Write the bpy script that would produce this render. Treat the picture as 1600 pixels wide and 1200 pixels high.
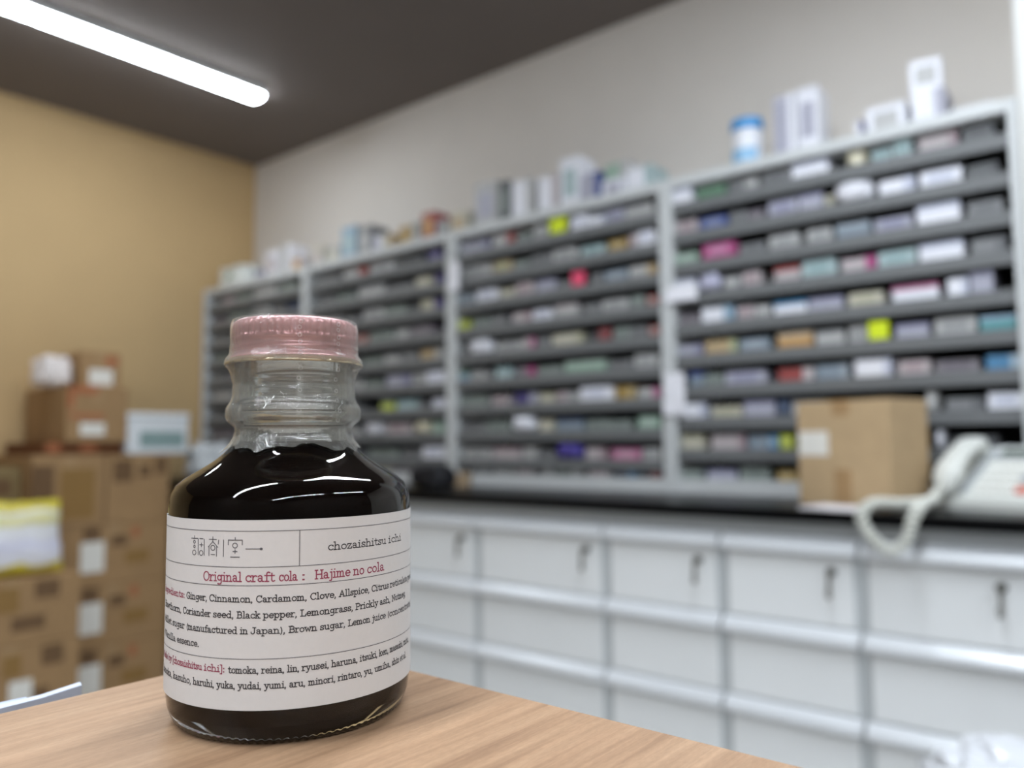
import bpy, bmesh, math, random
from math import sin, cos, pi, radians, degrees, atan2, sqrt, hypot
from mathutils import Vector, Matrix, noise
random.seed(7)
for o in list(bpy.data.objects):
    bpy.data.objects.remove(o)
C = bpy.context.scene.collection
SC = bpy.context.scene

# ------------------------------------------------------------------ camera, world, exposure
F_PX = 1260.0
PSI, PITCH, ROLL = radians(39.45), radians(4.2), radians(0.5)
CAM = Vector((0.0, 0.0, 1.06))
_f = Vector((-sin(PSI)*cos(PITCH), cos(PSI)*cos(PITCH), sin(PITCH)))
_r = Vector((cos(PSI), sin(PSI), 0)); _u = _r.cross(_f)
R_ = cos(ROLL)*_r - sin(ROLL)*_u
U_ = sin(ROLL)*_r + cos(ROLL)*_u
cd = bpy.data.cameras.new('camera'); cam = bpy.data.objects.new('camera', cd); C.objects.link(cam)
M3 = Matrix((R_, U_, -_f)).transposed()
cam.matrix_world = Matrix.Translation(CAM) @ M3.to_4x4()
cd.sensor_fit = 'HORIZONTAL'; cd.sensor_width = 36.0; cd.lens = 36.0*F_PX/1600.0
cd.clip_start = 0.01; cd.clip_end = 50
cd.dof.use_dof = True; cd.dof.focus_distance = 0.169; cd.dof.aperture_fstop = 10.0; cd.dof.aperture_blades = 0
SC.camera = cam
w = bpy.data.worlds.new('world'); SC.world = w; w.use_nodes = True
w.node_tree.nodes['Background'].inputs[0].default_value = (0.8, 0.85, 0.9, 1)
w.node_tree.nodes['Background'].inputs[1].default_value = 0.02
vs = SC.view_settings
vs.view_transform = 'Standard'; vs.look = 'None'; vs.exposure = 0.0; vs.gamma = 1.0; vs.use_curve_mapping = False
LAMP_STRENGTH = 76.0
LAMP_RGB = (0.90, 0.975, 1.06)

def px_x(px, Y):
    """X of the place seen at image column px (row near the horizon) on the plane y = Y."""
    d = _f + R_*((px-800)/F_PX) - U_*((690-600)/F_PX)
    return d.x/d.y*Y

# ------------------------------------------------------------------ helpers
def lin(c):
    out = []
    for v in c:
        v = v/255.0
        out.append(v/12.92 if v <= 0.04045 else ((v+0.055)/1.055)**2.4)
    return tuple(out)+(1.0,)

MATS = {}
def mat(name, rgb, rough=0.5, metal=0.0, spec=0.5, var=0.04, scale=40.0, bump=0.0, coat=0.0):
    if name in MATS: return MATS[name]
    m = bpy.data.materials.new(name); m.use_nodes = True
    nt = m.node_tree; b = nt.nodes['Principled BSDF']
    b.inputs['Roughness'].default_value = rough; b.inputs['Metallic'].default_value = metal
    b.inputs['Specular IOR Level'].default_value = spec
    b.inputs['Coat Weight'].default_value = coat
    c = lin(rgb)
    tc = nt.nodes.new('ShaderNodeTexCoord'); nz = nt.nodes.new('ShaderNodeTexNoise')
    nz.inputs['Scale'].default_value = scale; nz.inputs['Detail'].default_value = 3
    nt.links.new(tc.outputs['Object'], nz.inputs['Vector'])
    rp = nt.nodes.new('ShaderNodeValToRGB')
    rp.color_ramp.elements[0].position = 0.3; rp.color_ramp.elements[1].position = 0.7
    rp.color_ramp.elements[0].color = tuple(max(0, v*(1-var)) for v in c[:3])+(1,)
    rp.color_ramp.elements[1].color = tuple(min(1, v*(1+var)) for v in c[:3])+(1,)
    nt.links.new(nz.outputs['Fac'], rp.inputs['Fac'])
    nt.links.new(rp.outputs['Color'], b.inputs['Base Color'])
    if bump:
        bp = nt.nodes.new('ShaderNodeBump'); bp.inputs['Strength'].default_value = bump; bp.inputs['Distance'].default_value = 0.004
        nt.links.new(nz.outputs['Fac'], bp.inputs['Height']); nt.links.new(bp.outputs['Normal'], b.inputs['Normal'])
    MATS[name] = m
    return m

def emis(name, rgb, strength):
    m = bpy.data.materials.new(name); m.use_nodes = True
    b = m.node_tree.nodes['Principled BSDF']
    b.inputs['Base Color'].default_value = lin(rgb)
    b.inputs['Emission Color'].default_value = lin(rgb); b.inputs['Emission Strength'].default_value = strength
    return m

class MB:
    def __init__(s): s.v = []; s.f = []; s.m = []; s.smooth = []
    def add(s, vs, fs, mi=0, smooth=False):
        n = len(s.v); s.v += [tuple(p) for p in vs]
        for f in fs:
            s.f.append(tuple(i+n for i in f)); s.m.append(mi); s.smooth.append(smooth)
        return s
    def box(s, x0, x1, y0, y1, z0, z1, c=0.0, mi=0):
        if c <= 0:
            vs = [(x, y, z) for z in (z0, z1) for y in (y0, y1) for x in (x0, x1)]
            return s.add(vs, [(0,2,3,1),(4,5,7,6),(0,1,5,4),(2,6,7,3),(0,4,6,2),(1,3,7,5)], mi)
        c = min(c, abs(x1-x0)*.45, abs(y1-y0)*.45, abs(z1-z0)*.45)
        bm = bmesh.new()
        vs = [bm.verts.new((x, y, z)) for z in (z0, z1) for y in (y0, y1) for x in (x0, x1)]
        for f in [(0,2,3,1),(4,5,7,6),(0,1,5,4),(2,6,7,3),(0,4,6,2),(1,3,7,5)]: bm.faces.new([vs[i] for i in f])
        bmesh.ops.bevel(bm, geom=list(bm.edges), offset=c, segments=2, affect='EDGES', profile=0.5)
        bm.verts.index_update()
        s.add([v.co[:] for v in bm.verts], [[v.index for v in f.verts] for f in bm.faces], mi)
        bm.free(); return s
    def lathe(s, prof, n=64, mi=0, rf=None, closed=False, cx=0, cy=0):
        vs = []; fs = []
        for (r, z) in prof:
            for k in range(n):
                a = 2*pi*k/n
                rr = rf(r, z, a) if rf else r
                vs.append((cx+rr*cos(a), cy+rr*sin(a), z))
        P = len(prof)
        for i in range(P if closed else P-1):
            j = (i+1) % P
            for k in range(n):
                k2 = (k+1) % n
                fs.append((i*n+k, i*n+k2, j*n+k2, j*n+k))
        if not closed:
            if prof[0][0] < 1e-5 or True: fs.append(tuple(range(n-1, -1, -1))) if prof[0][0] > 1e-6 and False else None
        return s.add(vs, [f for f in fs if f], mi, True)
    def cyl(s, p, ax, r, h, n=24, mi=0):
        ax = Vector(ax).normalized(); t = ax.orthogonal().normalized(); b = ax.cross(t); p = Vector(p)
        vs = [p+r*(cos(2*pi*k/n)*t+sin(2*pi*k/n)*b) for k in range(n)]
        vs += [v+ax*h for v in vs]
        s.add(vs, [(k, (k+1) % n, n+(k+1) % n, n+k) for k in range(n)], mi, True)
        return s.add(vs, [tuple(range(n-1, -1, -1)), tuple(range(n, 2*n))], mi)
    def tube(s, pts, r, n=8, mi=0, closed=False):
        pts = [Vector(p) for p in pts]; L = len(pts); vs = []; fs = []
        up = Vector((0, 0, 1)); prev = None
        for i, p in enumerate(pts):
            a = pts[i-1] if (i > 0 or closed) else p; b = pts[(i+1) % L] if (i < L-1 or closed) else p
            t = (b-a).normalized()
            if prev is None: nr = t.orthogonal().normalized()
            else: nr = (prev - t*prev.dot(t)).normalized()
            prev = nr; bn = t.cross(nr)
            rr = r(i/(L-1)) if callable(r) else r
            vs += [p+rr*(cos(2*pi*k/n)*nr+sin(2*pi*k/n)*bn) for k in range(n)]
        for i in range(L if closed else L-1):
            j = (i+1) % L
            for k in range(n): fs.append((i*n+k, i*n+(k+1) % n, j*n+(k+1) % n, j*n+k))
        if not closed:
            fs.append(tuple(range(n-1, -1, -1))); fs.append(tuple(range((L-1)*n, L*n)))
        return s.add(vs, fs, mi, True)
    def prism(s, prof, x0, x1, mi=0):
        """extrude a (y,z) outline along x"""
        n = len(prof)
        vs = [(x0, y, z) for y, z in prof]+[(x1, y, z) for y, z in prof]
        fs = [(k, n+k, n+(k+1) % n, (k+1) % n) for k in range(n)]+[tuple(range(n)), tuple(range(2*n-1, n-1, -1))]
        return s.add(vs, fs, mi)
    def build(s, name, mats, parent=None, loc=None, rz=0.0, recalc=True):
        me = bpy.data.meshes.new(name); me.from_pydata(s.v, [], s.f)
        if not isinstance(mats, (list, tuple)): mats = [mats]
        for m in mats: me.materials.append(m)
        for p, mi, sm in zip(me.polygons, s.m, s.smooth): p.material_index = mi; p.use_smooth = sm
        if recalc:
            bm = bmesh.new(); bm.from_mesh(me); bmesh.ops.recalc_face_normals(bm, faces=bm.faces); bm.to_mesh(me); bm.free()
        me.update()
        o = bpy.data.objects.new(name, me); C.objects.link(o)
        if parent is not None: o.parent = parent
        if loc is not None: o.location = loc
        o.rotation_euler.z = rz
        return o

def tag(o, label, cat, group=None):
    o['label'] = label; o['category'] = cat
    if group: o['group'] = group
    return o
def thing(name, label, cat, loc=(0, 0, 0), rz=0.0, group=None):
    o = bpy.data.objects.new(name, None); C.objects.link(o)
    o.location = loc; o.rotation_euler = (0, 0, rz); o.empty_display_size = 0.05
    return tag(o, label, cat, group)
def struct(name, mb, m):
    o = mb.build(name, m); o['kind'] = 'structure'; return o
def copy_tree(root):
    c = root.copy(); C.objects.link(c)
    for ch in list(root.children):
        d = ch.copy(); C.objects.link(d); d.parent = c
        for g in list(ch.children):
            e = g.copy(); C.objects.link(e); e.parent = d
    return c
def catmull(P, n=10):
    P = [Vector(p) for p in P]; out = []
    Q = [P[0]*2-P[1]]+P+[P[-1]*2-P[-2]]
    for i in range(1, len(Q)-2):
        a, b, c, d = Q[i-1:i+3]
        for k in range(n):
            t = k/n
            out.append(0.5*((2*b)+(c-a)*t+(2*a-5*b+4*c-d)*t*t+(-a+3*b-3*c+d)*t**3))
    out.append(P[-1]); return out

# ------------------------------------------------------------------ room
X_L, X_R, Y_F, Y_B, Z_C = -3.90, 2.4, -2.6, 2.50, 2.615
m_wall = mat('grey_beige_wall_paint', (222, 216, 208), 0.85, var=0.015, scale=6)
m_tan = mat('tan_wall_paint', (198, 168, 122), 0.8, var=0.02, scale=5)
m_ceil = mat('taupe_ceiling_paint', (116, 108, 103), 0.9, var=0.02, scale=5)
m_floor = mat('vinyl_floor', (200, 198, 194), 0.45, var=0.06, scale=4)
m_white = mat('white_paint', (232, 232, 228), 0.6, var=0.01)
struct('floor', MB().box(X_L-.1, X_R+.1, Y_F-.1, Y_B+.1, -.08, 0), m_floor)
struct('ceiling', MB().box(X_L-.1, X_R+.1, Y_F-.1, Y_B+.1, Z_C, Z_C+.08), m_ceil)
struct('wall_back', MB().box(X_L-.1, X_R+.1, Y_B, Y_B+.1, 0, Z_C), m_wall)
struct('wall_left', MB().box(X_L-.1, X_L, Y_F, Y_B, 0, Z_C), m_tan)
m_wdark = mat('darkened_unseen_wall', (88, 81, 75), .75, var=.03, scale=5)  # unseen walls toned dark to keep the bottle's reflections dark
struct('wall_front', MB().box(X_L-.1, X_R+.1, Y_F-.1, Y_F, 0, Z_C), m_wdark)
struct('wall_right', MB().box(X_R, X_R+.1, Y_F, Y_B, 0, Z_C), m_wdark)
struct('pillar', MB().box(-.249, .10, 2.185, Y_B, .906, Z_C, .004), m_white)
struct('baseboard_left', MB().box(X_L, X_L+.012, Y_F, 1.8, 0, .06), mat('brown_skirting', (90, 70, 55), .6))

# ceiling lights
m_diff = emis('lit_diffuser', (255, 255, 255), LAMP_STRENGTH)
m_diff.node_tree.nodes['Principled BSDF'].inputs['Emission Color'].default_value = LAMP_RGB+(1,)
m_hous = mat('white_enamel', (225, 228, 228), 0.4, var=0.01)
m_diff2 = emis('lit_diffuser_dimmed', (255, 255, 255), LAMP_STRENGTH*.54)  # dimmed copy of the diffuser, keeps the tan wall and corner darker
m_diff2.node_tree.nodes['Principled BSDF'].inputs['Emission Color'].default_value = LAMP_RGB+(1,)
def ceiling_light(x, y1, label, group, md=m_diff):
    t = thing('ceiling_light', label, 'ceiling light', (x, y1-.625, Z_C), 0, group)
    MB().box(-.046, .046, -.624, .624, -.034, 0, .006).build('housing', m_hous, t)
    n = 12; prof = [(-.042, -.034)]+[(-.042*cos(pi*k/n), -.034-.016*sin(pi*k/n)**.7) for k in range(1, n)]+[(.042, -.034)]
    L = .612; e = [];
    mb = MB(); vs = []; ys = [-L-.012, -L-.008, -L, L, L+.008, L+.012]; sc = [.55, .85, 1, 1, .85, .55]
    for yy, s_ in zip(ys, sc):
        for px, pz in prof: vs.append((px*(.55+.45*s_), yy, -.034+(pz+.034)*s_))
    P = len(prof); fs = [(i*P+k, i*P+k+1, (i+1)*P+k+1, (i+1)*P+k) for i in range(len(ys)-1) for k in range(P-1)]
    fs += [tuple(range(P)), tuple(range((len(ys)-1)*P+P-1, (len(ys)-1)*P-1, -1))]
    mb.add(vs, fs, 0, True).build('diffuser', md, t)
    return t
ceiling_light(-3.03, 1.955, 'lit white batten light on the ceiling beside the tan wall', 'ceiling lights', m_diff2)
ceiling_light(-.45, 1.70, 'lit batten light on the ceiling above the telephone and cardboard box', 'ceiling lights')
ceiling_light(-.45, .05, 'lit batten light on the ceiling straight above the wooden table', 'ceiling lights')
ceiling_light(1.55, 1.70, 'lit batten light on the ceiling right of the white pillar', 'ceiling lights')
ceiling_light(1.55, .05, 'lit batten light on the ceiling far right of the wooden table', 'ceiling lights')
ceiling_light(-.45, -1.15, 'added unseen batten light on the ceiling behind the wooden table', 'ceiling lights')  # row of unseen lamps added to brighten the drawer fronts
ceiling_light(1.55, -1.15, 'added unseen batten light in the ceiling corner farthest from the tan wall', 'ceiling lights')  # second lamp of the row added for the drawer fronts

# ------------------------------------------------------------------ wooden table
def wood_material():
    m = bpy.data.materials.new('walnut_laminate'); m.use_nodes = True; nt = m.node_tree; b = nt.nodes['Principled BSDF']
    tc = nt.nodes.new('ShaderNodeTexCoord')
    def nz(sx, sy, detail, rough=.6):
        mp = nt.nodes.new('ShaderNodeMapping'); mp.inputs['Scale'].default_value = (sx, sy, sx)
        mp.inputs['Rotation'].default_value = (0, 0, radians(-4))
        n = nt.nodes.new('ShaderNodeTexNoise'); n.inputs['Scale'].default_value = 1; n.inputs['Detail'].default_value = detail; n.inputs['Roughness'].default_value = rough
        nt.links.new(tc.outputs['Object'], mp.inputs['Vector']); nt.links.new(mp.outputs['Vector'], n.inputs['Vector']); return n
    n1 = nz(120, 4.0, 6, .65); n2 = nz(620, 24, 4, .7); n3 = nz(2600, 420, 2)
    r1 = nt.nodes.new('ShaderNodeValToRGB'); e = r1.color_ramp.elements
    e[0].position = .30; e[0].color = lin((132, 100, 76)); e[1].position = .66; e[1].color = lin((194, 160, 128))
    k = e.new(.44); k.color = lin((178, 143, 112))
    nt.links.new(n1.outputs['Fac'], r1.inputs['Fac'])
    def mixn(col, n, lo, hi, fac):
        r = nt.nodes.new('ShaderNodeValToRGB'); r.color_ramp.elements[0].position = .3; r.color_ramp.elements[1].position = .7
        r.color_ramp.elements[0].color = lo; r.color_ramp.elements[1].color = hi
        nt.links.new(n.outputs['Fac'], r.inputs['Fac'])
        mx = nt.nodes.new('ShaderNodeMixRGB'); mx.blend_type = 'MULTIPLY'; mx.inputs['Fac'].default_value = fac
        nt.links.new(col, mx.inputs['Color1']); nt.links.new(r.outputs['Color'], mx.inputs['Color2']); return mx.outputs['Color']
    c = mixn(r1.outputs['Color'], n2, (.66, .64, .62, 1), (1, 1, 1, 1), .8)
    c = mixn(c, n3, (.80, .79, .78, 1), (1, 1, 1, 1), .8)
    nt.links.new(c, b.inputs['Base Color'])
    b.inputs['Roughness'].default_value = .42
    bp = nt.nodes.new('ShaderNodeBump'); bp.inputs['Strength'].default_value = .15; bp.inputs['Distance'].default_value = .0003
    nt.links.new(n3.outputs['Fac'], bp.inputs['Height']); nt.links.new(bp.outputs['Normal'], b.inputs['Normal'])
    return m
m_wood = wood_material()
t = thing('table', 'brown wood-grain table whose top corner the cola bottle stands on', 'table', (.40, -.20, 0))
MB().box(-.61, .20, -.30, .353, .965, 1.0, .0012).build('table_top', m_wood, t)
for sx, sy in ((-.56, -.25), (.15, -.25), (-.56, .305), (.15, .305)):
    MB().box(sx-.025, sx+.025, sy-.025, sy+.025, 0, .965, .002).build('leg', mat('white_steel', (210, 210, 208), .4), t)

# ------------------------------------------------------------------ cola bottle
BX, BY = -.1613627, .11480935
TC = atan2(-BY, -BX)                       # direction from the bottle towards the table's user
bt = thing('cola_bottle', 'small clear glass bottle of dark cola with pink cap on the wooden table', 'bottle', (BX, BY, 1.0))
def glass_mat(name, col, rough=0.0, ior=1.5):
    m = bpy.data.materials.new(name); m.use_nodes = True; b = m.node_tree.nodes['Principled BSDF']
    b.inputs['Base Color'].default_value = col; b.inputs['Roughness'].default_value = rough
    b.inputs['Transmission Weight'].default_value = 1.0; b.inputs['IOR'].default_value = ior
    return m
m_glass = glass_mat('clear_glass', (.975, .985, .965, 1), 0.0, 1.44)
OUT = [(.0185, .0006), (.0205, .0002), (.0225, .0000), (.0243, .0002), (.0252, .0009), (.0261, .0022), (.0267, .0042), (.0270, .0070), (.0271, .0100),
       (.0271, .0300), (.0271, .0450), (.0270, .0475), (.0266, .0495), (.0257, .0512), (.0240, .0526), (.0218, .0540), (.0196, .0553),
       (.0175, .0567), (.0157, .0582), (.0144, .0597), (.0135, .0612), (.0131, .0628), (.0131, .0642), (.0134, .0652), (.0144, .0659), (.0151, .0666), (.0153, .0673), (.0151, .0681),
       (.0145, .0690), (.0140, .0700), (.0138, .0712), (.0139, .0722), (.0137, .0730), (.0136, .0745), (.0136, .0790), (.0132, .0796), (.0129, .0802), (.0129, .0876), (.0126, .0882)]
INN = [(.0122, .0881), (.0121, .0876), (.0121, .0740), (.0122, .0720), (.0124, .0640), (.0119, .0625), (.0122, .0612), (.0132, .0594), (.0146, .0578), (.0166, .0560), (.0190, .0543), (.0214, .0529),
       (.0236, .0514), (.0250, .0499), (.0256, .0485), (.0257, .0465), (.0257, .0094), (.0256, .0068), (.0252, .0050), (.0241, .0039), (.0218, .0035), (.0190, .0034), (.0060, .0042), (.0004, .0044)]
def teeth(r, z, a):
    if .0001 < z < .0010 and r > .024: return r + .00022*(1 if int(round(a/(2*pi)*192)) % 2 else -1)
    return r
MB().lathe([(.0004, .0022), (.0100, .0019)]+OUT+INN, 192, rf=teeth).build('glass', m_glass, bt)
m_cola = bpy.data.materials.new('dark_cola'); m_cola.use_nodes = True
b = m_cola.node_tree.nodes['Principled BSDF']; b.inputs['Base Color'].default_value = (.0030, .0013, .0008, 1); b.inputs['Roughness'].default_value = .5; b.inputs['IOR'].default_value = 1.36
b.inputs['Specular IOR Level'].default_value = 0.0
LIQ = [(r+.00006, z) for r, z in INN if z < .0600][::-1]
LIQ = [(.0002, .00434)]+[(r, z-.00006 if r < .0245 and z < .007 else z) for r, z in LIQ[1:]]+[(.01236, .0607), (.0119, .06062), (.0002, .0606)]
MB().lathe(LIQ, 128).build('cola', m_cola, bt)

# paper label and its print
RL = .02722
def cylpt(s_mm, z_mm, r):
    a = TC + s_mm/27.4
    return (r*cos(a), r*sin(a), z_mm/1000)
m_paper = mat('label_paper', (206, 204, 202), .55, var=.01, scale=800)
mb = MB(); n = 140; a0, a1 = -2.25, 2.25
for rr, flip in ((RL, 0), (RL+.00009, 1)):
    pass
vs = []
for k in range(n+1):
    a = TC+a0+(a1-a0)*k/n
    for rr, z in ((RL, .0076), (RL+.00010, .0076), (RL+.00010, .0450), (RL, .0450)): vs.append((rr*cos(a), rr*sin(a), z))
fs = [(k*4+i, k*4+(i+1) % 4, (k+1)*4+(i+1) % 4, (k+1)*4+i) for k in range(n) for i in range(4)]+[(0, 1, 2, 3), (n*4+3, n*4+2, n*4+1, n*4)]
label = mb.add(vs, fs, 0, False).build('paper_label', m_paper, bt)
for p in label.data.polygons: p.use_smooth = False
RT = RL+.00014

def arc(cx, cy, rx, ry, d0, d1, n=12):
    return [(cx+rx*cos(radians(d0+(d1-d0)*k/n)), cy+ry*sin(radians(d0+(d1-d0)*k/n))) for k in range(n+1)]
def stem(x, top): return [[(x, top), (x, .06)], [(x-.17, top), (x, top)]]
def foot(x, y=.06, l=.17, r=.18): return [(x-l, y), (x+r, y)]
A_ = 1.47; X_ = .94
DOT = lambda x: [(x-.02, 1.33), (x+.04, 1.33)]
G = {
'a': (.84, [[(.12, .76), (.2, .9), (.36, .95), (.5, .87), (.56, .7), (.56, .2), (.63, .07), (.78, .08)], arc(.33, .3, .23, .24, 0, 360)]),
'b': (.88, [*stem(.16, A_), arc(.46, .5, .3, .44, 0, 360)]),
'c': (.80, [arc(.44, .5, .33, .44, 40, 320), [(.69, .9), (.69, .7)]]),
'd': (.92, [[(.68, A_), (.68, .06)], [(.5, A_), (.68, A_)], [(.68, .06), (.86, .06)], arc(.38, .5, .3, .44, 0, 360)]),
'e': (.84, [[(.1, .52), (.75, .52)], arc(.43, .5, .33, .44, 2, 315)]),
'f': (.62, [[(.66, 1.36), (.54, 1.47), (.38, 1.42), (.3, 1.24), (.3, .06)], [(.06, X_), (.58, X_)], foot(.3, .06, .2, .24)]),
'g': (.88, [arc(.38, .56, .28, .38, 0, 360), [(.68, X_), (.68, -.1), (.6, -.33), (.4, -.41), (.14, -.35)], [(.68, X_), (.86, X_)]]),
'h': (.94, [*stem(.17, A_), foot(.17), [(.17, .66), (.28, .86), (.46, .95), (.62, .87), (.69, .66), (.69, .06)], foot(.69)]),
'i': (.50, [*stem(.24, X_), foot(.24, .06, .2, .2), DOT(.23)]),
'j': (.52, [[(.34, X_), (.34, -.18), (.24, -.38), (.04, -.36)], [(.14, X_), (.34, X_)], DOT(.32)]),
'k': (.90, [*stem(.17, A_), foot(.17), [(.17, .42), (.62, X_)], [(.36, .62), (.72, .06)], [(.46, X_), (.8, X_)], [(.54, .06), (.88, .06)]]),
'l': (.50, [*stem(.24, A_), foot(.24, .06, .2, .2)]),
'm': (1.30, [*stem(.17, X_), foot(.17, .06, .15, .15), [(.17, .66), (.26, .86), (.4, .95), (.53, .87), (.58, .66), (.58, .06)], foot(.58, .06, .13, .13), [(.58, .66), (.68, .86), (.82, .95), (.95, .87), (1.0, .66), (1.0, .06)], foot(1.0, .06, .13, .2)]),
'n': (.94, [*stem(.17, X_), foot(.17), [(.17, .66), (.28, .86), (.46, .95), (.62, .87), (.69, .66), (.69, .06)], foot(.69)]),
'o': (.84, [arc(.42, .5, .33, .44, 0, 360)]),
'p': (.90, [[(.17, X_), (.17, -.4)], [(0, X_), (.17, X_)], foot(.17, -.4), arc(.48, .5, .3, .44, 0, 360)]),
'r': (.70, [*stem(.17, X_), foot(.17, .06, .17, .26), [(.19, .6), (.3, .85), (.46, .95), (.64, .86)]]),
's': (.74, [[(.6, .9), (.6, .72)], [(.6, .76), (.5, .91), (.34, .95), (.17, .88), (.12, .72), (.22, .58), (.48, .45), (.61, .32), (.58, .15), (.42, .06), (.24, .07), (.11, .2)], [(.1, .32), (.1, .08)]]),
't': (.66, [[(.28, 1.28), (.28, .24), (.36, .09), (.5, .06), (.64, .16)], [(.06, X_), (.58, X_)]]),
'u': (.92, [[(0, X_), (.17, X_), (.17, .3), (.25, .11), (.42, .06), (.58, .14), (.67, .3)], [(.5, X_), (.67, X_), (.67, .06), (.86, .06)]]),
'v': (.86, [[(.14, X_), (.43, .06), (.72, X_)], [(0, X_), (.28, X_)], [(.58, X_), (.86, X_)]]),
'w': (1.16, [[(.13, X_), (.34, .06), (.57, .8), (.8, .06), (1.01, X_)], [(0, X_), (.28, X_)], [(.86, X_), (1.14, X_)]]),
'y': (.86, [[(.14, X_), (.44, .1)], [(.74, X_), (.38, -.16), (.24, -.38), (.06, -.34)], [(0, X_), (.3, X_)], [(.58, X_), (.88, X_)]]),
'z': (.74, [[(.1, .68), (.1, X_), (.62, X_), (.08, .06), (.64, .06), (.64, .32)]]),
'A': (1.14, [[(.14, .06), (.56, 1.4), (.98, .06)], [(.28, .5), (.84, .5)], foot(.14, .06, .14, .2), foot(.98, .06, .2, .14)]),
'B': (1.02, [[(.2, 1.38), (.2, .06)], [(.02, 1.38), (.56, 1.38)]+arc(.56, 1.07, .27, .31, 90, -90, 8)+[(.2, .76)], [(.56, .76)]+arc(.56, .41, .34, .35, 90, -90, 8)+[(.02, .06)]]),
'C': (1.06, [arc(.56, .72, .46, .68, 42, 318), [(.92, 1.38), (.92, 1.02)]]),
'G': (1.14, [arc(.56, .72, .46, .68, 42, 330), [(.92, 1.38), (.92, 1.02)], [(.62, .6), (1.08, .6)], [(.95, .6), (.95, .12)]]),
'H': (1.16, [[(.2, 1.38), (.2, .06)], [(.94, 1.38), (.94, .06)], [(.2, .74), (.94, .74)], foot(.2), foot(.2, 1.38), foot(.94), foot(.94, 1.38)]),
'I': (.56, [[(.28, 1.38), (.28, .06)], foot(.28, .06, .24, .24), foot(.28, 1.38, .24, .24)]),
'J': (.86, [[(.6, 1.38), (.6, .34), (.48, .1), (.28, .06), (.1, .2), (.1, .44)], foot(.6, 1.38, .26, .2)]),
'L': (.98, [[(.26, 1.38), (.26, .06)], foot(.26, 1.38, .22, .24), [(.04, .06), (.88, .06), (.88, .44)]]),
'M': (1.32, [[(.2, .06), (.2, 1.38), (.64, .4), (1.08, 1.38), (1.08, .06)], foot(.2), foot(1.08), [(.02, 1.38), (.2, 1.38)], [(1.08, 1.38), (1.26, 1.38)]]),
'N': (1.18, [[(.2, .06), (.2, 1.38), (.94, .06), (.94, 1.38)], foot(.2), [(.02, 1.38), (.2, 1.38)], foot(.94, 1.38)]),
'O': (1.12, [arc(.55, .72, .46, .68, 0, 360, 18)]),
'P': (.98, [[(.22, 1.38), (.22, .06)], [(.03, 1.38), (.58, 1.38)]+arc(.58, 1.02, .3, .36, 90, -90, 8)+[(.22, .66)], foot(.22, .06, .19, .26)]),
'V': (1.12, [[(.14, 1.38), (.56, .06), (.98, 1.38)], foot(.14, 1.38, .14, .2), foot(.98, 1.38, .2, .14)]),
',': (.36, [[(.14, .12), (.18, .02), (.08, -.22)]]), '.': (.36, [[(.13, .08), (.2, .08)]]), ':': (.36, [[(.14, .1), (.2, .1)], [(.14, .8), (.2, .8)]]),
'(': (.48, [arc(.62, .55, .42, .95, 130, 230, 8)]), ')': (.48, [arc(-.14, .55, .42, .95, 50, -50, 8)]),
'[': (.44, [[(.38, 1.5), (.14, 1.5), (.14, -.34), (.38, -.34)]]), ']': (.44, [[(.06, 1.5), (.3, 1.5), (.3, -.34), (.06, -.34)]]),
'/': (.6, [[(.06, -.2), (.54, 1.5)]]), ' ': (.46, []),
}
BOLD = {',': 1.0, '.': 1.25, ':': 1.2}
def ribbon(mb, pts, wd, mapf):
    out = [pts[0]]
    for a, b_ in zip(pts[:-1], pts[1:]):
        k = max(1, int(hypot(b_[0]-a[0], b_[1]-a[1])/.6+.99))
        out += [(a[0]+(b_[0]-a[0])*i/k, a[1]+(b_[1]-a[1])*i/k) for i in range(1, k)]+[b_]
    pts = out
    closed = hypot(pts[0][0]-pts[-1][0], pts[0][1]-pts[-1][1]) < 1e-6
    if closed: pts = pts[:-1]
    L = len(pts); P = [Vector((p[0], p[1], 0)) for p in pts]
    if not closed:
        d = (P[1]-P[0]).normalized(); P[0] = P[0]-d*wd*.45
        d = (P[-1]-P[-2]).normalized(); P[-1] = P[-1]+d*wd*.45
    vs = []
    for i in range(L):
        a = P[i-1] if (i > 0 or closed) else None; b = P[(i+1) % L] if (i < L-1 or closed) else None
        d1 = (P[i]-a).normalized() if a is not None else None; d2 = (b-P[i]).normalized() if b is not None else None
        if d1 is None: d1 = d2
        if d2 is None: d2 = d1
        tt = d1+d2
        tt = tt.normalized() if tt.length > 1e-6 else d1
        nn = Vector((-tt.y, tt.x, 0)); k = max(.5, nn.dot(Vector((-d2.y, d2.x, 0))))
        for s_ in (1, -1):
            q = P[i]+nn*(s_*wd*.5/k); vs.append(mapf(q.x, q.y))
    fs = [(2*i, 2*i+1, 2*((i+1) % L)+1, 2*((i+1) % L)) for i in range(L if closed else L-1)]
    mb.add(vs, fs)
def text(mb, s, th0, th1, zb, xh, wt=.215):
    """write s from angle th0 to th1 (deg, seen from the front), baseline zb mm, x-height xh mm"""
    tot = sum(G[c][0] for c in s); s0 = radians(th0)*27.4; s1 = radians(th1)*27.4
    sx = (s1-s0)/tot; x = 0
    for c in s:
        adv, st = G[c]
        for pl in st:
            ribbon(mb, [(s0+(x+px)*sx, zb+py*xh) for px, py in pl], wt*xh*BOLD.get(c, 1), lambda a, b_: cylpt(a, b_, RT))
        x += adv
m_ink = mat('black_ink', (38, 36, 40), .6, var=.02); m_red = mat('crimson_ink', (142, 48, 76), .6, var=.02); m_line = mat('grey_ink', (84, 82, 86), .6, var=.02)
def segs(mb, zb, xh, lst, wt=.215):
    for (th, s), (th2, _) in zip(lst[:-1], lst[1:]): text(mb, s, th, th2, zb, xh, wt)
mb = MB()
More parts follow.
